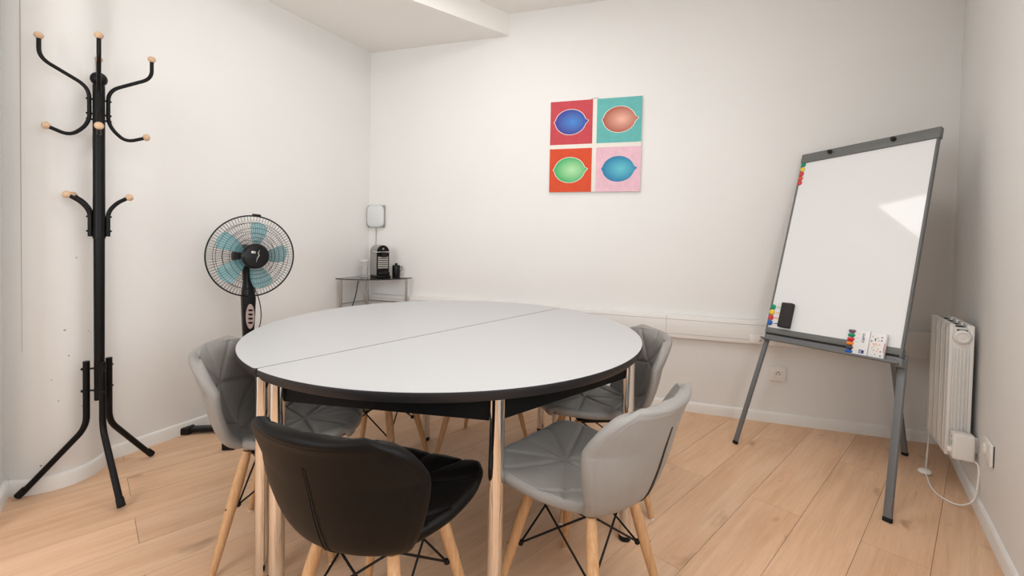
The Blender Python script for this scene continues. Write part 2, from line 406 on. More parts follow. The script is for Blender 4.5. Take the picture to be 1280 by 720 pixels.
def socket(name, label, o_, ax, ay, s=.092, pins=True):
    t = thing(name, label, 'wall socket', o_)
    bm = B(); box(bm, o_, ax, ay, Z, (-s/2, .0005, -s/2), (s/2, .012, s/2), .004, 3)
    obj('plate', bm, M['plastic_w'], t)
    bm = B(); lathe(bm, V(o_)+ay*.0125, ay, [(.027, 0), (.027, .003), (.0235, .004), (.0215, .0012), (0, .0012)], 28); obj('socket_ring', bm, M['plastic_w'], t)
    bm = B()
    for dx, dz in ((-.0095, .0), (.0095, .0)): lathe(bm, V(o_)+ay*.0138+ax*dx+Z*dz, ay, [(.0036, 0), (.0036, .0006), (0, .0006)], 12)
    box(bm, o_, ax, ay, Z, (-.009, .0138, .010), (.009, .0146, .013))
    obj('pin_holes', bm, M['dark'], t)
    return t
socket('wall_socket', 'white square wall socket below the trunking, seen between the flipchart legs', (3.135, 0, .322), X, -Y)
o_ = RW0+RD*.99+Z*.332
t = thing('wall_socket', 'white double-width wall socket on the right wall beside the radiator', 'wall socket', o_)
bm = B(); box(bm, o_, RD, RN, Z, (-.07, .0005, -.045), (.055, .012, .045), .004, 3); obj('plate', bm, M['plastic_w'], t)
bm = B(); lathe(bm, o_+RN*.0125-RD*.03, RN, [(.024, 0), (.024, .003), (.02, .006), (0, .007)], 28); obj('socket_ring', bm, M['plastic_w'], t)
bm = B(); box(bm, o_, RD, RN, Z, (.048, -.0005, -.043), (.057, .0035, .043)); obj('loose_edge', bm, M['dark'], t)

# ------------------------------------------------------------------ radiator
RA = .235; rd = V((math.sin(RA), math.cos(RA), 0)); rn = V((math.cos(RA), -math.sin(RA), 0))   # rd along (away), rn towards the wall
R0 = V((3.690, -.672, 0)); RLn = .335; RT = .085; RZ0, RZ1 = .198, .815
t = thing('radiator', 'white ribbed electric radiator hung low on the right wall', 'radiator', R0+rd*RLn/2+rn*RT/2+Z*RZ0)
bm = B()
box(bm, R0, rd, rn, Z, (.004, .012, RZ0+.004), (RLn-.004, RT-.012, RZ1-.012), .004)
nsec = 4; ws = RLn/nsec
for i in range(nsec):
    a0 = i*ws
    box(bm, R0, rd, rn, Z, (a0+.0008, 0, RZ0), (a0+ws-.0008, .014, RZ1), .0025)
    box(bm, R0, rd, rn, Z, (a0+.0008, RT-.014, RZ0), (a0+ws-.0008, RT, RZ1), .0025)
    box(bm, R0, rd, rn, Z, (a0+ws*.5-.003, -.0015, RZ0+.02), (a0+ws*.5+.003, .002, RZ1-.02), .001)
    box(bm, R0, rd, rn, Z, (a0+.012, .008, RZ1-.02), (a0+ws-.012, .022, RZ1+.001), .003)
    box(bm, R0, rd, rn, Z, (a0+.012, RT-.024, RZ1-.02), (a0+ws-.012, RT-.008, RZ1+.001), .003)
obj('radiator_body', bm, M['radiator'], t)
for i in range(nsec):
    bm = B(); box(bm, R0, rd, rn, Z, (i*ws+.018, .026, RZ1-.013), (i*ws+ws-.018, .058, RZ1-.0105)); obj('top_slot', bm, M['dark'], t, smooth=False)
bm = B()
for k in range(5): box(bm, R0, rd, rn, Z, (-.003, .014+k*.0125, RZ0+.01), (.001, .019+k*.0125, RZ1-.11), .001)
obj('end_ribs', bm, M['radiator'], t)
pc_ = R0+rn*(RT/2)+Z*(RZ1-.055)
bm = B(); lathe(bm, pc_, -rd, [(.033, -.002), (.033, .006), (.028, .012), (.022, .014), (.020, .010), (0, .010)], 32); obj('end_cap', bm, M['radiator'], t)
bm = B(); box(bm, R0, rd, rn, Z, (-.006, .024, RZ1-.030), (.001, .060, RZ1-.020), .002); obj('end_slot', bm, M['dark'], t)
bm = B()
box(bm, R0, rd, rn, Z, (-.062, .012, RZ0+.005), (-.002, RT+.004, RZ0+.125), .010, 3)
ctl = obj('thermostat_box', bm, M['plastic_w'], t)
bm = B(); lathe(bm, R0+rn*(-.002+.014)+rd*-.03+Z*(RZ0+.04), -rn, [(.014, 0), (.014, .012), (.011, .015), (0, .015)], 20); obj('dial', bm, M['plastic_w'], ctl)
bm = B(); box(bm, R0, rd, rn, Z, (-.050, .0105, RZ0+.070), (-.036, .0125, RZ0+.086)); box(bm, R0, rd, rn, Z, (-.045, .0105, RZ0+.100), (-.036, .0125, RZ0+.108)); obj('green_markings', bm, M['mint'], ctl)
bm = B(); box(bm, R0, rd, rn, Z, (-.03, RT+.002, RZ0+.04), (-.01, RT+.022, RZ0+.11), .004); obj('wall_bracket', bm, M['plastic_w'], t)
# cord and its in-line switch
c0 = R0+rd*-.03+rn*.075+Z*(RZ0+.008)
sw = V((3.785, -.405, .012))
sw = V((3.715, -.46, .014))
path = smooth_path([c0, c0+rn*.02-rd*.045-Z*.005, c0+rn*.012-rd*.075-Z*.09, c0-rn*.005-rd*.085-Z*.155, V((3.70, -.76, .008)), V((3.665, -.69, .006)), V((3.675, -.60, .006)), V((3.70, -.52, .008)), sw], 8)
t = thing('power_cord', 'white power cord looping from the radiator to an in-line switch on the floor', 'cord', sw-Z*.014)
bm = B(); tube(bm, path, .0036, 8); obj('cord', bm, M['cord_w'], t)
bm = B(); tube(bm, smooth_path([sw+V((.02, .03, 0)), V((3.762, -.37, .02)), V((3.775, -.35, .10)), V((3.782, -.345, .20))], 6), .0036, 8); obj('cord', bm, M['cord_w'], t)
bm = B(); ball(bm, sw, .030, 1.0, .85, .55, 24)
obj('cord_switch', bm, M['plastic_w'], t)

# ------------------------------------------------------------------ painting: four lemons
def fruit_mat(name, a, b):
    m, nt, bs = new_mat(name)
    tc = nt.nodes.new('ShaderNodeTexCoord'); mp = nt.nodes.new('ShaderNodeMapping')
    mp.inputs['Location'].default_value = (-.55, 0, -.5); gr = nt.nodes.new('ShaderNodeTexGradient'); gr.gradient_type = 'SPHERICAL'
    mp.inputs['Scale'].default_value = (1.0, 0.0, 1.0)
    r = nt.nodes.new('ShaderNodeValToRGB'); r.color_ramp.elements[0].position = .48; r.color_ramp.elements[1].position = .98
    r.color_ramp.elements[0].color = (*a, 1); r.color_ramp.elements[1].color = (*b, 1)
    nt.links.new(tc.outputs['Generated'], mp.inputs[0]); nt.links.new(mp.outputs[0], gr.inputs[0])
    nt.links.new(gr.outputs['Fac'], r.inputs[0]); nt.links.new(r.outputs[0], bs.inputs['Base Color']); bs.inputs['Roughness'].default_value = .6
    return m
PX, PZ, PW, PH = 1.588, 1.514, .655, .6675
t = thing('canvas_painting', 'square canvas of four bright lemons in a two by two grid', 'painting', (PX+PW/2, 0, PZ))
bm = B(); abox(bm, (PX, -.020, PZ), (PX+PW, -.001, PZ+PH), .002); obj('canvas', bm, mat('cream_canvas', (.80, .75, .68), .7), t)
bx_, bz_ = .312, .318
cells = [(0, 1, 'red_panel', (0.54, 0.055, 0.07), (0.04, 0.03, 0.27), (0.05, 0.22, 0.60)),
         (1, 1, 'turquoise_panel', (0.12, 0.44, 0.42), (0.38, 0.085, 0.045), (0.80, 0.42, 0.32)),
         (0, 0, 'orange_panel', (0.64, 0.065, 0.016), (0.03, 0.40, 0.12), (0.42, 0.72, 0.38)),
         (1, 0, 'pink_panel', (0.76, 0.47, 0.54), (0.001, 0.17, 0.36), (0.11, 0.50, 0.58))]
def lemon(cx, cz, sc, y):
    pts = []
    A_, B_ = .111*sc, .091*sc
    for k in range(180):
        th = 2*PI*k/180; x = A_*math.cos(th); z = B_*math.sin(th)
        tip = max(0, math.cos(th))**110; tail = max(0, -math.cos(th))**160
        x += .019*sc*tip-.008*sc*tail; z += .006*sc*tip+.004*tail
        pts.append(V((cx+x, y, cz+z)))
    return pts
lem_outline = mat('cream_outline', (.84, .78, .70), .7)
for i, j, nm, bg, ca, cb in cells:
    x0 = PX+.0005+i*(PW-bx_-.001); z0 = PZ+.0005+j*(PH-bz_-.001)
    bm = B(); abox(bm, (x0, -.0208, z0), (x0+bx_, -.0190, z0+bz_)); pn_ = obj(nm, bm, mat(nm, bg, .65, var=.06, vscale=30), t, smooth=False)
    cx, cz = x0+bx_*.5+(.002 if i else -.006), z0+bz_*.5+(.004 if j else .002)
    if nm != 'pink_panel':
        bm = B(); prism(bm, lemon(cx, cz, 1.04, -.0208), V((0, -.0005, 0))); obj('lemon_outline', bm, lem_outline, pn_, smooth=False)
    bm = B(); prism(bm, lemon(cx, cz, 1.0, -.0211), V((0, -.0006, 0))); obj('lemon', bm, fruit_mat('lemon_'+nm, ca, cb), pn_, smooth=False)
bm = B(); tube(bm, smooth_path([(PX+PW*.44, -.010, PZ+PH-.002), (PX+PW*.47, -.010, PZ+PH+.009), (PX+PW*.52, -.010, PZ+PH+.010), (PX+PW*.56, -.010, PZ+PH-.002)], 5), .002, 6); obj('hanging_wire', bm, M['silver'], t)

# ------------------------------------------------------------------ the two half-round tables
TC = V((1.4595, -1.393, 0)); TU = V((.3773, .9261, 0)); TV = V((-.9261, .3773, 0)); TR = .868; TZ = .7505; SEAM = -.030
def S(s, t_, z=0): return TC+TU*s+TV*t_+Z*z
def half_poly(side, rr, gap=.0026, inset=0):
    """outline of one half, side = -1 for the near half and +1 for the far half"""
    off = SEAM+side*(gap+inset); r_ = rr-inset
    sm = math.sqrt(r_*r_-off*off); pts = []
    a0 = math.atan2(off, sm); a1 = math.atan2(off, -sm)
    if side > 0: a1 = a1 if a1 > 0 else a1+2*PI
    else:
        a0 = a0 if a0 < 0 else a0-2*PI; a1 = a1 if a1 < 0 else a1-2*PI
    n = 110
    cr = .018/r_
    A0 = a0+side*cr; A1 = a1-side*cr
    arc = [(r_*math.cos(A0+(A1-A0)*k/n), r_*math.sin(A0+(A1-A0)*k/n)) for k in range(n+1)]
    e1 = (-sm+.016, off); e0 = (sm-.016, off)
    def bez(p, c, q): return [((1-t)**2*p[0]+2*t*(1-t)*c[0]+t*t*q[0], (1-t)**2*p[1]+2*t*(1-t)*c[1]+t*t*q[1]) for t in (.25, .5, .75)]
    return arc+bez(arc[-1], (-sm, off), e1)+[e1, e0]+bez(e0, (sm, off), arc[0])
LEGR = .0235
def table_leg(p, tops, parent):
    bm = B(); lathe(bm, p, Z, [(LEGR, .022), (LEGR, TZ-.0342)], 28); lg = obj('leg', bm, M['chrome'], parent)
    bm = B(); lathe(bm, p, Z, [(.0215, 0), (.0235, .003), (.0235, .020), (.0205, .0225)], 28); obj('rubber_foot', bm, M['rubber'], lg)
def half_table(side, label, legs, beam):
    t = thing('half_round_table', label, 'table', S(0, side*.35), 'two half-round tables pushed together')
    P = half_poly(side, TR)
    bm = B(); prism(bm, [S(a, b, TZ-.0014) for a, b in half_poly(side, TR, inset=.0012)], Z*.0014)
    obj('tabletop', bm, M['laminate'], t, smooth=False)
    bm = B(); rings = []
    for ins, z in ((.0008, TZ-.0014), (0, TZ-.004), (0, TZ-.016), (.009, TZ-.034)):
        rings.append([bm.verts.new(S(a, b, z)) for a, b in half_poly(side, TR, inset=ins)])
    n = len(rings[0])
    for ra, rb in zip(rings, rings[1:]):
        for j in range(n): bm.faces.new((ra[j], ra[(j+1) % n], rb[(j+1) % n], rb[j]))
    bm.faces.new(rings[0]); bm.faces.new(rings[-1])
    obj('edge_band', bm, M['edge_dark'], t)
    for s, q in legs: table_leg(S(s, q), TZ, t)
    bm = B()
    for (a, b) in zip(beam, beam[1:]):
        pa, pb = S(*a), S(*b); d = (pb-pa).normalized(); nrm = V((-d.y, d.x, 0))
        box(bm, pa, d, nrm, Z, (0, -.014, TZ-.108), ((pb-pa).length, .014, TZ-.0342))
    obj('apron', bm, M['black_frame'], t, smooth=False)
    return t
def pol(deg, r=.83):
    v = V((r*math.cos(math.radians(deg)), r*math.sin(math.radians(deg)), 0)); return v.dot(TU), v.dot(TV)
near_legs = [(-.815, -.078), pol(-54.8, .836), pol(-7.5), (.775, -.078)]
def inn(p, k=.975): return (p[0]*k, p[1]*k)
half_table(-1, 'half-round white table nearest the camera, on thick chrome legs', near_legs,
           [inn(near_legs[0]), inn(near_legs[1]), inn(near_legs[2]), inn(near_legs[3]), inn(near_legs[0])])
f532 = V((1.128, -1.015, 0))-TC
far_legs = [(-.818, .030), (.775, .030), (f532.dot(TU), f532.dot(TV)), (-.56, .60)]
half_table(1, 'half-round white table on the far side of the seam, towards the back wall', far_legs,
           [(-.77, .035), (.74, .035), (f532.dot(TU), f532.dot(TV)), (-.77, .035)])

# ------------------------------------------------------------------ chairs
def lerp_tab(tab, v):
    for (a, fa), (b, fb) in zip(tab, tab[1:]):
        if v <= b:
            t = (v-a)/(b-a); t = t*t*(3-2*t)*.45+t*.55
            return fa+(fb-fa)*t
    return tab[-1][1]
def catmull(tab, v):
    n = len(tab)
    for i in range(n-1):
        a, b = tab[i], tab[i+1]
        if v <= b[0] or i == n-2:
            p0 = tab[max(i-1, 0)]; p3 = tab[min(i+2, n-1)]; h = b[0]-a[0]; t = (v-a[0])/h
            m1 = (b[1]-p0[1])/max(b[0]-p0[0], 1e-6)*h; m2 = (p3[1]-a[1])/max(p3[0]-a[0], 1e-6)*h
            t2, t3 = t*t, t*t*t
            return (2*t3-3*t2+1)*a[1]+(t3-2*t2+t)*m1+(-2*t3+3*t2)*b[1]+(t3-t2)*m2
SEAT_HW = [(0, .138), (.04, .178), (.12, .211), (.28, .232), (.45, .238), (.65, .222), (.85, .188), (1, .165)]
SEAT_Y = [(0, .270), (.25, .17), (.5, .06), (.75, -.06), (1, -.165)]
SEAT_Z = [(0, .446), (.08, .455), (.25, .456), (.5, .446), (.75, .436), (1, .432)]
BACK_HW = [(0, .165), (.12, .188), (.3, .222), (.5, .243), (.64, .244), (.78, .230), (.88, .206), (.95, .176), (1, .14)]
BACK_Y = [(0, -.165), (.15, -.205), (.35, -.235), (.6, -.262), (.85, -.290), (1, -.312)]
BACK_Z = [(0, .432), (.15, .461), (.35, .534), (.6, .630), (.85, .720), (1, .758)]
def seat_pt(u, v):
    hw = catmull(SEAT_HW, v)
    return V((u*hw, catmull(SEAT_Y, v)+.055*abs(u)**2*v**3-.03*abs(u)**2.5*(1-v)**6, catmull(SEAT_Z, v)+abs(u)**2.4*(.018*(1-v**3))-.012*max(0, 1-v*9)))
def back_pt(u, v):
    hw = catmull(BACK_HW, v); k = .055+.045*min(1, v*1.6)
    if v > .6: k -= .055*(v-.6)/.4
    return V((u*hw, catmull(BACK_Y, v)+k*abs(u)**2.1, catmull(BACK_Z, v)+.012*abs(u)**2*math.sin(PI*min(1, v))-(.0)))
def seg_d(px, py, a, b):
    ax, ay = a; bx, by = b; dx, dy = bx-ax, by-ay
    t = max(0, min(1, ((px-ax)*dx+(py-ay)*dy)/(dx*dx+dy*dy))); return math.hypot(px-ax-dx*t, py-ay-dy*t)
SEAT_SEAMS = [((0, 0), (0, 1)), ((0, .50), (.75, 0)), ((0, .50), (1, .30)), ((0, .50), (1, .84)), ((0, 1), (1, .62))]
BACK_SEAMS = [((0, 0), (0, 1)), ((0, .55), (1, .42)), ((0, .06), (1, .50)), ((0, .55), (.85, 1))]
def pad(fn, seams, L, ends, T=.021, nu=90, nv=96):
    bm = B(); top = []; bot = []; e = 1e-3
    for j in range(nv+1):
        # denser towards the ends
        v = .5-.5*math.cos(PI*j/nv)*(.86+.14*abs(math.cos(PI*j/nv))) if True else j/nv
        v = min(1, max(0, v)); rt_, rb_ = [], []
        for i in range(nu+1):
            s = -math.cos(PI*i/nu); u = s*(.82+.18*abs(s))
            p = fn(u, v)
            du = fn(min(1, u+e), v)-fn(max(-1, u-e), v); dv = fn(u, min(1, v+e))-fn(u, max(0, v-e))
            n = du.cross(dv)
            n = n.normalized() if n.length > 1e-12 else Z.copy()
            hw = abs(fn(1, v).x); d = min((1-abs(u))*hw, v*L if ends[0] else 9, (1-v)*L if ends[1] else 9)
            R_ = .024; k = math.sqrt(max(0, 1-(1-min(d/R_, 1))**2)) if d < R_ else 1
            if not ends[0]: k *= .55+.45*min(1, v*L/.03)**.5
            if not ends[1]: k *= .55+.45*min(1, (1-v)*L/.03)**.5
            ds = min(seg_d(abs(u)*.22, v*L, (a[0]*.22, a[1]*L), (b[0]*.22, b[1]*L)) for a, b in seams)
            puff = 1-math.exp(-(ds/.0055)**2)
            soft = 1-math.exp(-(ds/.040)**2)
            bead = .0015*math.exp(-((d-.020)/.004)**2)
            gf = min(1, d/.035)
            tt = T*k*(1-gf*(.34*(1-puff)+.20*(1-soft)))-bead*k
            tb = T*k*.85-bead*k
            rt_.append(bm.verts.new(p-n*tt)); rb_.append(bm.verts.new(p+n*tb))
        top.append(rt_); bot.append(rb_)
    for j in range(nv):
        for i in range(nu):
            bm.faces.new((top[j][i], top[j][i+1], top[j+1][i+1], top[j+1][i]))
            bm.faces.new((bot[j][i], bot[j+1][i], bot[j+1][i+1], bot[j][i+1]))
    for j in range(nv):
        for i in (0, nu):
            bm.faces.new((top[j][i], top[j+1][i], bot[j+1][i], bot[j][i]))
    for i in range(nu):
        for j in (0, nv):
            bm.faces.new((top[j][i], top[j][i+1], bot[j][i+1], bot[j][i]))
    bmesh.ops.remove_doubles(bm, verts=bm.verts[:], dist=.0002)
    return bm
def foot(sx, sy): return V((sx*.195, sy*.195, 0))
def ltop(sx, sy): return V((sx*.112, sy*.112, .395))
def make_chair(name, label, leather, group=None):
    t = thing(name, label, 'chair', (0, 0, 0), group)
    bm = pad(seat_pt, SEAT_SEAMS, .44, (True, False)); obj('seat', bm, leather, t, angle=60)
    bm = pad(back_pt, BACK_SEAMS, .37, (False, True)); bk = obj('backrest', bm, leather, t, angle=60)
    bm = B()
    for side in (-1, 1):   # slim spine cover sewn up the rear
        pts = []
        for k in range(14):
            v = .02+.72*k/13; p = back_pt(0, v); q = back_pt(0, min(1, v+.01)); tn = (q-p).normalized(); n = V((0, -tn.z, tn.y))
            pts.append(p+n*.0175+X*side*(.0065-.004*k/13))
        tube(bm, pts, [.0042-.0022*k/13 for k in range(14)], 6)
    obj('spine_cover', bm, M['black_pl'] if leather == M['grey_leather'] else M['black'], bk)
    for sx in (-1, 1):
        for sy in (-1, 1):
            a, b = foot(sx, sy), ltop(sx, sy)
            bm = B(); d = (b-a)
            tube(bm, [a+Z*.004, a+d*.02, a+d*.35, a+d*.62, a+d*.85, a+d*1.0], [.0105, .0112, .0152, .0178, .0172, .0150], 18)
            for v in bm.verts:
                if v.co.z < .002: v.co.z = .002
            lg = obj('leg', bm, M['leg_wood'], t)
            bm = B(); lathe(bm, a, Z, [(.0095, 0), (.0105, .0012), (.0105, .0045)], 16); obj('foot_pad', bm, M['plastic_w'], lg)
            c = a+d*.54; inw = V((-sx, -sy, 0)).normalized()
            bm = B(); ball(bm, c+inw*.024, .0095, n=14); tube(bm, [c-inw*.0185, c+inw*.028], .0035, 8); obj('bolt', bm, M['black'], lg)
    bm = B()
    for (s1, s2) in (((-1, -1), (1, -1)), ((1, -1), (1, 1)), ((1, 1), (-1, 1)), ((-1, 1), (-1, -1))):
        for p, q in ((s1, s2), (s2, s1)):
            a, b = foot(*p), ltop(*p); c = a+(b-a)*.54+V((-p[0], -p[1], 0)).normalized()*.024
            top = ltop(*q)*1.0; top.z = .392; top += V((-q[0], -q[1], 0)).normalized()*.014
            tube(bm, [c, top], .0034, 8)
    obj('wire_brace', bm, M['black'], t)
    bm = B()
    ring_ = [V((sx*.100, sy*.100, .388)) for sx, sy in ((-1, -1), (1, -1), (1, 1), (-1, 1))]
    for i in range(4):
        a, b = ring_[i], ring_[(i+1) % 4]; d = (b-a).normalized(); box(bm, a, d, Z.cross(d), Z, (-.012, -.010, -.006), ((b-a).length+.012, .010, .010), .002)
    for i in (0, 1):
        a, b = ring_[i], ring_[i+2]; d = (b-a).normalized(); box(bm, a, d, Z.cross(d), Z, (0, -.010, -.004), ((b-a).length, .010, .010), .002)
    obj('seat_frame', bm, M['black'], t)
    return t
def dup(o, parent=None):
    c = o.copy(); C.objects.link(c); c.parent = parent
    for ch in list(o.children): dup(ch, c)
    return c
GRP = 'grey padded chairs around the round table'
proto = make_chair('dining_chair', 'grey faux-leather chair at the left end of the table, its back towards the coat stand', M['grey_leather'], GRP)
def kids(o): return list(o.children)
def place(o, x, y, deg, label):
    o.location = (x, y, 0); o.rotation_euler = (0, 0, math.radians(deg)); o['label'] = label; return o
place(proto, 1.024, -1.924, 300.5, proto['label'])
place(dup(proto), 2.1636, -1.8905, 65.4, 'grey faux-leather chair in the right foreground with the back of its shell fully in view')
place(dup(proto), 2.125, -1.235, 114, 'grey faux-leather chair at the right of the table, behind the right chrome table leg')
def make_stool(name, label, group):
    t = thing(name, label, 'stool', (0, 0, 0), group)
    bm = B(); lathe(bm, (0, 0, 0), Z, [(0, .402), (.150, .402), (.176, .410), (.186, .426), (.180, .440), (.160, .449), (.10, .454), (0, .455)], 48); obj('seat', bm, M['grey_leather'], t)
    return t
st = make_stool('padded_stool', '', 'wooden-legged stools pushed under the round table')
for ch in list(proto.children):
    if ch.name.split('.')[0] in ('leg', 'wire_brace', 'seat_frame'): dup(ch, st)
s2 = dup(st)
place(st, 1.039, -1.361, 7, 'stool under the table, the left one, legs seen between the grey and black chairs')
place(s2, 1.468, -.971, 0, 'stool under the table, the farther one, legs seen left of the middle chrome leg')
blk = make_chair('dining_chair', 'black faux-leather chair in the foreground turned with its back to the camera', M['black_leather'])
place(blk, 1.665, -2.240, -2, blk['label'])

# ------------------------------------------------------------------ coat stand
P0 = V((-.034, -1.955, 0))
t = thing('coat_stand', 'tall black metal coat stand with pale wooden balls in the left corner', 'coat stand', P0)
bm = B(); lathe(bm, P0, Z, [(.0, .405), (.0185, .405), (.020, 1.140), (.0225, 1.141), (.0225, 1.16), (.0215, 1.17), (.0215, 1.83), (0, 1.83)], 24); obj('pole', bm, M['black'], t)
bm = B(); ball(bm, P0+Z*1.858, .031, n=24); obj('finial', bm, M['black'], t)
toC = V((.87, -.49, 0)); rp = V((.49, .87, 0))
def hook(d, big=True):
    d = d.normalized(); q = lambda r, z: P0+d*r+Z*z
    bm = B()
    if big:
        path = fillet([q(.187, 1.985), q(.187, 1.905), q(.032, 1.815), q(.031, 1.655), q(.092, 1.590), q(.158, 1.618)], .045, 7)
        tube(bm, path, .0078, 12)
        hk = obj('hook', bm, M['black'], t)
        for p, ax in ((q(.187, 1.995), Z), (q(.166, 1.623), d)):
            bm = B(); m_ = Matrix.Translation(p); lathe(bm, p-ax*.012, ax, [(0, 0), (.010, .001), (.0155, .009), (.0165, .015), (.013, .023), (.006, .027), (0, .0275)], 18); obj('wooden_ball', bm, M['ball'], hk)
        bm = B()
        for z in (1.675, 1.70, 1.765): ball(bm, q(.039, z), .005, n=10); tube(bm, [q(.018, z), q(.036, z)], .0045, 8)
        obj('screw', bm, M['black'], hk)
    else:
        path = fillet([q(.030, 1.150), q(.030, 1.262), q(.060, 1.305), q(.098, 1.330)], .04, 7)
        tube(bm, path, .0085, 12); hk = obj('hook', bm, M['black'], t)
        p = q(.104, 1.333); ax = (d+Z*.4).normalized()
        bm = B(); lathe(bm, p-ax*.012, ax, [(0, 0), (.010, .001), (.0155, .009), (.0165, .015), (.013, .023), (.006, .027), (0, .0275)], 18); obj('wooden_ball', bm, M['ball'], hk)
        bm = B()
        for z in (1.175, 1.24): ball(bm, q(.039, z), .005, n=10)
        obj('screw', bm, M['black'], hk)
for d in (toC, rp, -toC, -rp): hook(d)
for d in (rp, -rp, -toC*.7-rp): hook(d, False)
for f in (V((.255, -2.04, 0)), V((-.240, -2.143, 0)), V((-.103, -1.684, 0))):
    d = (f-P0).normalized(); L_ = (f-P0).length
    q = lambda r, z: P0+d*r+Z*z
    bm = B(); tube(bm, fillet([q(.046, .585), q(.046, .285), q(L_-.012, .022)], .05, 7), .0125, 14); lg = obj('leg', bm, M['black'], t)
    bm = B(); dd = (q(L_, .004)-q(.046, .285)).normalized(); tube(bm, [q(L_, .012)-dd*.04, q(L_, .014)-dd*.003], [.0145, .0155], 14); obj('rubber_foot', bm, M['rubber'], lg)
    bm = B()
    for z in (.55, .45): tube(bm, [q(.012, z), q(.062, z)], .0045, 8); ball(bm, q(.060, z), .0065, n=10)
    obj('screw', bm, M['black'], lg)

# ------------------------------------------------------------------ flipchart easel
LB = V((2.9915, -.3169, .6385)); E_ = V((.6545, -.7545, .0499)).normalized(); U_ = V((.208, .2431, .9474)); U_ = (U_-E_*U_.dot(E_)).normalized(); N_ = E_.cross(U_).normalized()
BW, BH = .687, 1.133
def W(a, b, c=0): return LB+E_*a+U_*b+N_*c
t = thing('flipchart_easel', 'grey-framed whiteboard flipchart easel standing in the right corner', 'flipchart', V((3.2, -.6, 0)))
bm = B(); box(bm, LB, E_, U_, N_, (.008, .036, -.012), (BW-.008, 1.098, .0)); obj('whiteboard', bm, M['board'], t, smooth=False)
bm = B()
box(bm, LB, E_, U_, N_, (0, .02, -.014), (.010, BH, .004), .001); box(bm, LB, E_, U_, N_, (BW-.010, .0, -.014), (BW, BH, .004), .001)
box(bm, LB, E_, U_, N_, (0, .008, -.020), (BW, .040, .005), .002)
obj('board_frame', bm, M['board_frame'], t)
bm = B(); box(bm, LB, E_, U_, N_, (-.002, 1.092, -.018), (BW+.004, 1.150, .010), .002)
cl = obj('paper_clamp', bm, M['board_frame'], t)
for a in (.173, .496):
    bm = B(); lathe(bm, W(a, 1.128, .010), N_, [(.012, 0), (.012, .010), (.008, .020), (0, .021)], 20); obj('clamp_knob', bm, M['dark'], cl)
bm = B()
box(bm, LB, E_, U_, N_, (.004, -.034, -.012), (BW+.002, -.003, .006), .002)
box(bm, LB, E_, U_, N_, (.004, -.036, .000), (BW+.002, -.030, .038), .002)
box(bm, LB, E_, U_, N_, (.004, -.036, .034), (BW+.002, -.026, .038), .001)
tr_ = obj('pen_tray', bm, M['board_leg'], t)
bm = B(); box(bm, LB, E_, U_, N_, (.002, -.006, -.018), (BW-.002, .010, .000)); obj('hinge_gap', bm, M['dark'], t)
bm = B(); box(bm, LB, E_, U_, N_, (BW-.024, -.046, -.03), (BW+.010, -.008, .016), .004); obj('corner_bracket', bm, M['board_leg'], t)
bm = B(); box(bm, LB, E_, U_, N_, (-.018, -.038, -.024), (.010, -.020, -.004), .004); obj('corner_bracket', bm, M['board_leg'], t)
fa, fb, fc = V((2.833, -.428, .006)), V((3.340, -1.006, .006)), V((3.722, -.245, .006))
def bar(p, q, w_, d_, m, nm, wid=None):
    ax = (q-p).normalized(); wv = (wid or E_); wv = (wv-ax*wv.dot(ax)).normalized(); dv = ax.cross(wv)
    bm = B(); box(bm, p, ax, wv, dv, (0, -w_/2, -d_/2), ((q-p).length, w_/2, d_/2), .002)
    lg = obj(nm, bm, m, t)
    bm = B(); box(bm, q, ax, wv, dv, (-.012, -w_/2-.001, -d_/2-.001), (.006, w_/2+.001, d_/2+.001), .002); obj('rubber_foot', bm, M['rubber'], lg)
    return lg
bar(W(.004, .02, -.03), fa, .024, .016, M['board_leg'], 'leg')
bar(W(BW-.012, .02, -.034), fb, .030, .018, M['board_leg'], 'leg')
bar(W(BW*.52, 1.06, -.05), fc, .026, .018, M['board_leg'], 'leg')

def magnet(a, b, m, label, group):
    bm = B(); lathe(bm, W(a, b, .0005), N_, [(0, 0), (.0125, 0), (.0138, .003), (.0130, .007), (.0095, .0095), (0, .0105)], 24)
    o = obj('round_magnet', bm, m); tag(o, label, 'magnet', group)
    c = sum((v.co for v in o.data.vertices), V())/len(o.data.vertices)
    for v in o.data.vertices: v.co -= c
    o.location = c
g = 'round magnets down the upper left edge of the whiteboard'
magnet(.016, 1.079, M['green'], 'green round magnet, topmost on the upper left edge of the whiteboard', g)
magnet(.016, 1.048, M['yellow'], 'yellow round magnet below the green one on the upper left edge of the whiteboard', g)
magnet(.016, 1.018, M['red'], 'red round magnet directly under the upper yellow magnet on the whiteboard', g)
magnet(.016, .988, M['orange_red'], 'orange-red round magnet, fourth from the top on the whiteboard edge', g)
magnet(.016, .958, M['red'], 'red round magnet, lowest of the five near the top of the whiteboard', g)
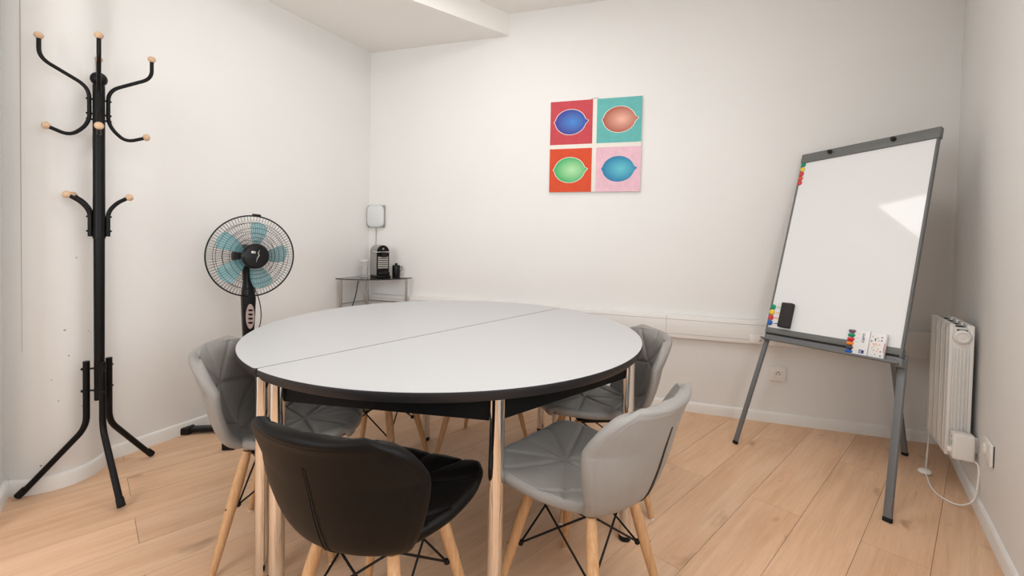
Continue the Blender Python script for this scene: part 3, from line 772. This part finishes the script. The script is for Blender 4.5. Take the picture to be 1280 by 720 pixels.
# card carrying four magnets
ct = W(.042, .045, 0)
t = thing('magnet_card', 'clear and white card of magnets at the lower left corner of the whiteboard', 'magnet card', ct)
bm = B(); box(bm, LB, E_, U_, N_, (.002, .043, .0006), (.078, .186, .0016)); obj('card', bm, M['print_w'], t, smooth=False)
for b_, m_, m2 in ((.163, 'green', 'mint'), (.131, 'yellow', 'salmon'), (.099, 'red', 'orange'), (.067, 'blue', 'navy')):
    bm = B(); a_ = .022
    for k in range(4): box(bm, LB, E_, U_, N_, (a_+.020+k*.008, b_-.004+random.uniform(-.002, .002), .0015), (a_+.026+k*.008, b_+.003+random.uniform(-.002, .003), .0022))
    obj('printed_marking', bm, M[m2], t, smooth=False)
g = 'round magnets on the card at the bottom of the whiteboard'
for b_, m_, l_ in ((.163, 'green', 'green round magnet, topmost on the card at the bottom left of the whiteboard'), (.131, 'yellow', 'yellow round magnet on the card at the bottom left of the whiteboard'), (.099, 'red', 'red round magnet on the card, between the yellow and the blue one'), (.067, 'blue', 'blue round magnet, lowest on the card at the bottom left of the whiteboard')):
    bm = B(); lathe(bm, W(.020, b_, .0018), N_, [(0, 0), (.0145, 0), (.0155, .003), (.0145, .008), (.0105, .0105), (0, .0115)], 24)
    o = obj('round_magnet', bm, M[m_]); tag(o, l_, 'magnet', g)
    c = sum((v.co for v in o.data.vertices), V())/len(o.data.vertices)
    for v in o.data.vertices: v.co -= c
    o.location = c
# eraser
t = thing('board_eraser', 'black block eraser stuck upright on the lower left of the whiteboard', 'eraser', W(.115, .05, 0))
bm = B(); box(bm, LB, E_, U_, N_, (.084, .048, .006), (.149, .192, .030), .004, 3); obj('eraser_body', bm, mat('eraser_black', (.022, .018, .017), .6, bump=.3, bscale=150), t)
bm = B(); box(bm, LB, E_, U_, N_, (.086, .050, .0006), (.147, .190, .0062), .001); obj('felt_pad', bm, M['rubber'], t)
# marker packs on the tray
def pack(a0, a1, label, caps, kind):
    b0, b1 = -.0285, .094; c0 = .012
    t = thing('marker_pack', label, 'marker pack', W((a0+a1)/2, b0, c0))
    bm = B(); box(bm, LB, E_, U_, N_, (a0+(.030 if kind else 0), b0, c0), (a1, b1, c0+.016), .002); bd = obj('pack_sleeve', bm, M['print_w'], t)
    n = 6; h = (b1-b0)/n
    if kind:
        for i, cn in enumerate(caps):
            bc = b1-h*(i+.5)
            bm = B(); tube(bm, [W(a0+.036, bc, c0+.008), W(a0+.030, bc, c0+.008), W(a0+.002, bc, c0+.008), W(a0, bc, c0+.008)], [.0092, .0092, .0086, .006], 14); mk = obj('marker_cap', bm, M[cn], t)
        bm = B()
        for i in range(5): box(bm, LB, E_, U_, N_, (a0+.036, b0+h*(i+1)-.0006, c0+.0155), (a0+.056, b0+h*(i+1)+.0006, c0+.0166))
        obj('window_lines', bm, M['silver'], bd, smooth=False)
        # blue lettering running up the sleeve, and the blue emblem at its foot
        bm = B(); a = a0+.068; b = .036
        strokes = [((0, 0), (.010, .002)), ((0, .0), (.002, .009)), ((.008, .0), (.010, .009)), ((0, .011), (.010, .013)), ((0, .011), (.002, .020)), ((.004, .011), (.006, .020)), ((.008, .011), (.010, .020)), ((0, .022), (.010, .024)), ((0, .022), (.002, .031)), ((.004, .022), (.006, .031)), ((0, .033), (.010, .035)), ((0, .041), (.010, .043)), ((0, .033), (.002, .043))]
        for (x0, y0), (x1, y1) in strokes: box(bm, LB, E_, U_, N_, (a+x0, b+y0, c0+.0158), (a+x1, b+y1, c0+.0167))
        obj('lettering', bm, M['navy'], bd, smooth=False)
        bm = B()
        box(bm, LB, E_, U_, N_, (a0+.062, -.016, c0+.0158), (a0+.066, .000, c0+.0167)); box(bm, LB, E_, U_, N_, (a0+.062, -.003, c0+.0158), (a0+.072, .000, c0+.0167)); box(bm, LB, E_, U_, N_, (a0+.070, -.012, c0+.0158), (a0+.073, -.002, c0+.0167)); box(bm, LB, E_, U_, N_, (a0+.074, -.018, c0+.0158), (a0+.084, -.002, c0+.0167)); box(bm, LB, E_, U_, N_, (a0+.062, -.018, c0+.0158), (a0+.074, -.015, c0+.0167))
        obj('blue_emblem', bm, M['navy'], bd, smooth=False)
    else:
        random.seed(11)
        for cn, spots in (('charcoal', ((.020, .085), (.021, .078), (.006, .072), (.047, .095), (.047, .080), (.048, .028), (.050, .008))), ('salmon', ((.014, .060), (.020, .058), (.026, .062), (.031, .056), (.018, .050), (.037, .040), (.034, .030))), ('silver', ((.030, .090), (.036, .078), (.012, .040), (.020, .030), (.008, .095), (.028, .012), (.040, .060)))):
            bm = B()
            for x, y in spots: box(bm, LB, E_, U_, N_, (a0+x, y-.026, c0+.0158), (a0+x+.005, y-.020, c0+.0167))
            obj('printed_picture', bm, M[cn], bd, smooth=False)
        bm = B()
        for i, cn in enumerate(('a',)*1): box(bm, LB, E_, U_, N_, (a1-.004, b0+.03, c0+.0158), (a1, b0+.075, c0+.0168))
        obj('pink_edge', bm, mat('pink_print', (.62, .30, .28), .4), bd, smooth=False)
    return t
pack(.462, .560, 'pack of six coloured markers lying on the flipchart tray, blue lettering on its sleeve', ['purple', 'green', 'red', 'orange', 'charcoal', 'blue'], 1)
pack(.563, .628, 'white printed pack right beside the coloured markers on the flipchart tray', [], 0)

# ------------------------------------------------------------------ pedestal fan
F0 = V((.085, -1.275, 0)); fd = V((.91, -.41, .03)).normalized(); fu = V((.03, .10, 1)); fu = (fu-fd*fu.dot(fd)).normalized(); fr = fu.cross(fd).normalized()
FC = V((.152, -1.312, 1.042)); FR = .231
t = thing('pedestal_fan', 'black pedestal fan with teal blades in a wire cage near the left wall', 'fan', F0)
bd_ = V((.89, .455, 0)).normalized(); bp_ = V((-bd_.y, bd_.x, 0))
for a, nm in ((bd_, 'base_bar'), (bp_, 'base_bar')):
    hl = .355 if a is bd_ else .245
    bm = B(); box(bm, F0, a, Z.cross(a), Z, (-hl, -.028, .012), (hl, .028, .034), .006, 3)
    br_ = obj(nm, bm, M['black_pl'], t)
    for s in (-1, 1):
        bm = B(); x0, x1 = sorted((s*(hl-.055), s*(hl+.01))); box(bm, F0, a, Z.cross(a), Z, (x0, -.033, 0), (x1, .033, .042), .008, 3); obj('foot', bm, M['black_pl'], br_)
bm = B(); lathe(bm, F0, Z, [(.075, .034), (.072, .05), (.03, .062), (.024, .09), (.024, .12)], 28); obj('base_collar', bm, M['black_pl'], t)
bm = B(); lathe(bm, F0, Z, [(.0165, .10), (.0165, .49)], 20); obj('pole', bm, M['black_pl'], t)
# control column
bm = B()
prof = [(.48, .020, .020), (.50, .027, .025), (.58, .029, .027), (.70, .035, .030), (.79, .038, .032), (.83, .034, .030), (.88, .024, .026), (.94, .024, .025), (1.0, .024, .024)]
rings = []
for z, a, b_ in prof:
    q = F0+(FC-F0-fd*.10).dot(X)*X*max(0, (z-.8)/.25)+(FC-F0-fd*.10).dot(Y)*Y*max(0, (z-.8)/.25)
    rings.append([bm.verts.new(V((q.x, q.y, z))+fr*a*math.copysign(abs(math.cos(k*PI/12))**.6, math.cos(k*PI/12))+V((fd.x, fd.y, 0))*b_*math.copysign(abs(math.sin(k*PI/12))**.6, math.sin(k*PI/12))) for k in range(24)])
for a, b_ in zip(rings, rings[1:]):
    for j in range(24): bm.faces.new((a[j], a[(j+1) % 24], b_[(j+1) % 24], b_[j]))
bm.faces.new(rings[0]); bm.faces.new(rings[-1])
hc = obj('control_column', bm, M['black_pl'], t)
fh = V((fd.x, fd.y, 0)).normalized()
bm = B(); pts = [F0+fh*.0295+Z*(.685+.073*math.sin(2*PI*k/32))+fr*(.0225*math.cos(2*PI*k/32)) for k in range(32)]; prism(bm, pts, fh*.006); pnl = obj('button_panel', bm, M['pinkgrey'], hc)
bm = B()
for k in range(4): zc = .722-.0245*k; prism(bm, [F0+fh*.0350+Z*(zc+.006*math.sin(2*PI*j/16))+fr*(.013*math.cos(2*PI*j/16)) for j in range(16)], fh*.006)
obj('button', bm, M['black_pl'], pnl)
# motor housing behind the cage
bm = B(); lathe(bm, FC-fd*.20, fd, [(0, 0), (.035, .004), (.058, .03), (.068, .07), (.066, .12), (.055, .145), (.03, .15), (0, .15)], 28); obj('motor_housing', bm, M['black_pl'], t)
bm = B(); tube(bm, [F0+Z*.98+(FC-F0-fd*.10).dot(X)*X*.72+(FC-F0-fd*.10).dot(Y)*Y*.72, FC-fd*.12-fu*.03], .022, 16); obj('tilt_neck', bm, M['black_pl'], t)
# cage: front and rear guards
def guard(front):
    bm = B(); s = 1 if front else -1; n = 84
    def pt(th, r):
        k = r/FR; dz = (.062 if front else .055)*(1-k**2.6)
        return FC+(fr*math.cos(th)+fu*math.sin(th))*r+fd*s*(dz+.004)
    r0 = .062
    for i in range(n):
        th = 2*PI*(i+.5*(not front))/n
        tube(bm, [pt(th+.0*k, r0+(FR-r0)*k/5) for k in range(6)], .00085, 4, cap=False)
    for rr in ((.085, .105, .13, .16, .19) if front else (.09, .14, .19)):
        tube(bm, [pt(2*PI*k/64, rr)-fd*s*.001 for k in range(64)], .0012, 5, closed=True)
    return obj('front_guard' if front else 'rear_guard', bm, M['black'], t)
guard(True); guard(False)
bm = B(); tube(bm, [FC+(fr*math.cos(2*PI*k/96)+fu*math.sin(2*PI*k/96))*FR for k in range(96)], .0042, 8, closed=True); rm = obj('guard_rim', bm, M['black_pl'], t)
bm = B(); box(bm, FC, fr, fu, fd, (-.022, FR-.002, -.008), (.022, FR+.012, .012), .004); obj('rim_clip', bm, M['black_pl'], rm)
bm = B(); lathe(bm, FC+fd*.040, fd, [(.070, 0), (.072, .010), (.070, .026), (.061, .034), (.03, .037), (0, .037)], 40); hb = obj('hub_cap', bm, M['black_pl'], t)
bm = B(); tube(bm, [FC+fd*.0775+fu*.035+fr*.012, FC+fd*.0775+fu*.018+fr*.006, FC+fd*.0775+fu*.006+fr*.012, FC+fd*.0775-fu*.012+fr*.004, FC+fd*.0775-fu*.034-fr*.0], [.0012, .004, .005, .0035, .0012], 6, flat=.25); box(bm, FC+fd*.0765, fr, fu, fd, (-.030, .014, 0), (-.008, .027, .0015), .001)
obj('hub_marking', bm, M['silver'], hb)
bm = B(); lathe(bm, FC-fd*.02, fd, [(0, -.03), (.036, -.028), (.040, .0), (.034, .02), (0, .024)], 24); obj('blade_hub', bm, M['black_pl'], t)
for k in range(5):
    th0 = math.radians(76)+2*PI*k/5
    bm = B(); gridv = []
    for i in range(9):
        r_ = .034+(.198-.034)*i/8; row = []; half = math.radians(15+5*math.sin(PI*i/8))
        for j in range(9):
            th = th0+half*(j/4-1)+.10*(i/8); tw = .022*(j/4-1)*(1-.35*i/8)
            rr = r_*(1-.05*((j/4-1)**2 if i == 8 else 0))
            row.append(FC+(fr*math.cos(th)+fu*math.sin(th))*rr+fd*(tw-.012))
        gridv.append(row)
    top = [[bm.verts.new(p+fd*.0012) for p in row] for row in gridv]; bt = [[bm.verts.new(p-fd*.0012) for p in row] for row in gridv]
    for i in range(8):
        for j in range(8):
            bm.faces.new((top[i][j], top[i][j+1], top[i+1][j+1], top[i+1][j])); bm.faces.new((bt[i][j], bt[i+1][j], bt[i+1][j+1], bt[i][j+1]))
    for i in range(8):
        for j in (0, 8): bm.faces.new((top[i][j], top[i+1][j], bt[i+1][j], bt[i][j])); bm.faces.new((top[j][i], top[j][i+1], bt[j][i+1], bt[j][i]))
    obj('blade', bm, M['teal'], t)
bm = B(); tube(bm, smooth_path([FC-fd*.15-fu*.03+fr*.02, F0+fr*.030+Z*.86, F0+fr*.058+Z*.78, F0+fr*.070+Z*.70, F0+fr*.062+Z*.62, F0+fr*.028+Z*.56], 6), .0028, 8); obj('motor_cable', bm, M['cord_b'], t)

# ------------------------------------------------------------------ corner table with coffee machine
ZT_ = .825
t = thing('corner_table', 'small smoked-glass corner table on thin metal legs in the back left corner', 'table', (.12, -.16, 0))
dl = V((-.1508, -.9886, 0))
def cpt(s): # quarter sweep between the left wall direction and the back wall direction
    a0, a1 = math.atan2(dl.y, dl.x), 0
    a = a0+(a1-a0)*s; return V((math.cos(a), math.sin(a), 0))
c00 = V((.034, -.066, 0)); RQ = .41
poly = [c00+cpt(0)*.36]+[c00+cpt(k/14)*(RQ-.055*math.sin(PI*k/14)) for k in range(15)]+[c00+cpt(1)*.37]
arc = [c00+cpt(k/16)*(.335+.095*k/16-.02*math.sin(PI*k/16)) for k in range(17)]
bm = B(); prism(bm, [p+Z*(ZT_-.008) for p in [c00]+arc], Z*.008); obj('glass_top', bm, M['glass_dark'], t, smooth=False)
bm = B(); prism(bm, [p+Z*(.44) for p in [c00+V((.01, -.01, 0))]+[c00+(p-c00)*.93 for p in arc]], Z*.006); obj('glass_shelf', bm, M['glass_dark'], t, smooth=False)
for p in (c00+cpt(.05)*.305, c00+cpt(.5)*.045, c00+cpt(.965)*.395):
    bm = B(); lathe(bm, p, Z, [(.010, 0), (.010, ZT_-.0085)], 16); obj('leg', bm, M['chrome_dull'], t)
bm = B(); tube(bm, [c00+cpt(.05)*.305+Z*.62, c00+cpt(.5)*.045+Z*.62, c00+cpt(.965)*.395+Z*.62], .005, 8); obj('cross_rail', bm, M['chrome_dull'], t)

# coffee machine
cf = V((.86, -.51, 0)).normalized(); cr = V((.51, .86, 0)).normalized()
CM = V((.232, -.168, ZT_+.0005))
t = thing('coffee_machine', 'small black and silver capsule coffee machine on the corner table', 'coffee machine', CM)
wdt, dep, hgt = .108, .150, .262
def Q(x, y, z): return CM+cr*x+cf*y+Z*z
prof = []
for k in range(13):
    th = PI*k/12; prof.append((-math.cos(th)*(wdt/2), .205+.057*math.sin(th)))
out = [(-wdt/2, .02)]+prof+[(wdt/2, .02)]
bm = B(); prism(bm, [Q(x, -dep/2, z) for x, z in out], cf*(dep-.03)); obj('housing', bm, mat('silver_housing', (.33, .32, .30), .3, metal=.3), t)
bm = B(); prism(bm, [Q(x*.97, dep/2-.031, z*.995) for x, z in out], cf*.006); fc_ = obj('front_panel', bm, M['black_pl'], t)
bm = B()
for k in range(6): box(bm, CM, cr, cf, Z, (-.043, dep/2-.026, .075+k*.0165), (.043, dep/2-.022, .086+k*.0165), .001)
obj('ribbed_grille', bm, M['silver'], fc_)
bm = B(); lathe(bm, Q(0, dep/2-.026, .232), cf, [(.007, 0), (.007, .004), (0, .005)], 16); obj('button', bm, M['silver'], fc_)
bm = B(); box(bm, CM, cr, cf, Z, (-.060, -.02, .203), (.060, dep/2-.012, .211), .003); obj('lever', bm, M['chrome'], t)
bm = B(); box(bm, CM, cr, cf, Z, (-.022, dep/2-.025, .165), (.022, dep/2+.008, .198), .006); obj('spout', bm, M['black_pl'], t)
bm = B(); box(bm, CM, cr, cf, Z, (-.052, -dep/2, 0), (.052, dep/2+.012, .020), .004); box(bm, CM, cr, cf, Z, (-.046, dep/2-.028, .020), (.046, dep/2+.010, .050), .008); obj('drip_tray', bm, M['black_pl'], t)
# milk frother
o_ = V((.322, -.075, ZT_+.0005))
t = thing('milk_frother', 'short black milk frother jug right of the coffee machine', 'milk frother', o_)
bm = B(); lathe(bm, o_, Z, [(0, 0), (.030, 0), (.032, .01), (.032, .085), (.030, .095), (.020, .098), (0, .098)], 24); obj('jug', bm, M['black_pl'], t)
bm = B(); tube(bm, smooth_path([o_+cr*.030+Z*.085, o_+cr*.055+Z*.08, o_+cr*.058+Z*.04, o_+cr*.032+Z*.02], 5), .005, 8); obj('handle', bm, M['silver'], t)
bm = B(); lathe(bm, o_+Z*.098, Z, [(.010, 0), (.012, .012), (0, .016)], 16); obj('lid_knob', bm, M['black_pl'], t)
# clear water jar
o_ = V((.110, -.205, ZT_+.0005))
t = thing('water_jar', 'tall clear water jar left of the coffee machine', 'jar', o_)
bm = B(); lathe(bm, o_, Z, [(0, 0), (.030, 0), (.031, .004), (.033, .135), (.030, .135), (.0285, .006), (0, .006)], 28, capa=False); obj('jar_wall', bm, M['glass'], t)
bm = B(); lathe(bm, o_, Z, [(.0335, .128), (.0345, .130), (.0345, .137), (.0325, .137)], 28); obj('rim', bm, M['plastic_w'], t)

# router on the back wall and its cable
o_ = V((.084, -.0, 1.324))
t = thing('wifi_router', 'white rounded square router box mounted on the back wall by the corner', 'router', o_)
bm = B(); box(bm, o_, X, -Y, Z, (-.080, .001, -.094), (.080, .022, .094), .006, 3); obj('router_base', bm, M['router_side'], t)
bm = B(); a_ = []
for k in range(48):
    th = 2*PI*k/48; cx_ = math.copysign(abs(math.cos(th))**.42, math.cos(th))*.078; cz_ = math.copysign(abs(math.sin(th))**.42, math.sin(th))*.092; a_.append((cx_, cz_))
rings = []
for k_, y_ in ((1.0, .016), (1.0, .034), (.97, .040), (.90, .044)): rings.append([bm.verts.new(o_+X*x*k_-Y*y_+Z*z*k_) for x, z in a_])
for ra, rb in zip(rings, rings[1:]):
    for j in range(48): bm.faces.new((ra[j], ra[(j+1) % 48], rb[(j+1) % 48], rb[j]))
bm.faces.new(rings[0]); bm.faces.new(rings[-1]); obj('router_cover', bm, M['router'], t)
bm = B(); tube(bm, smooth_path([o_+V((-.005, -.012, -.09)), o_+V((-.004, -.012, -.22)), o_+V((-.012, -.012, -.32)), o_+V((-.040, -.014, -.42)), o_+V((-.050, -.014, -.50))], 6), .0024, 8)
o = obj('router_cable', bm, mat('grey_cable', (.34, .32, .29), .5)); tag(o, 'thin grey cable hanging down the wall below the router', 'cable')
bm = B(); tube(bm, smooth_path([V((.17, -.365, .812)), V((.155, -.375, .70)), V((.125, -.385, .60)), V((.09, -.42, .50)), V((.07, -.44, .44)), V((.06, -.44, .30)), V((.06, -.42, .10)), V((.10, -.40, .01))], 6), .004, 8)
o = obj('appliance_cable', bm, M['cord_b']); tag(o, 'black cable hanging down under the front of the glass corner table', 'cable')
bm = B(); tube(bm, smooth_path([V((.10, -.26, .80)), V((.115, -.25, .72)), V((.135, -.25, .675)), V((.16, -.24, .69))], 6), .0025, 8)
o = obj('dangling_cable', bm, mat('beige_cable', (.45, .40, .34), .5)); tag(o, 'short thin beige cable curling under the glass corner table', 'cable')
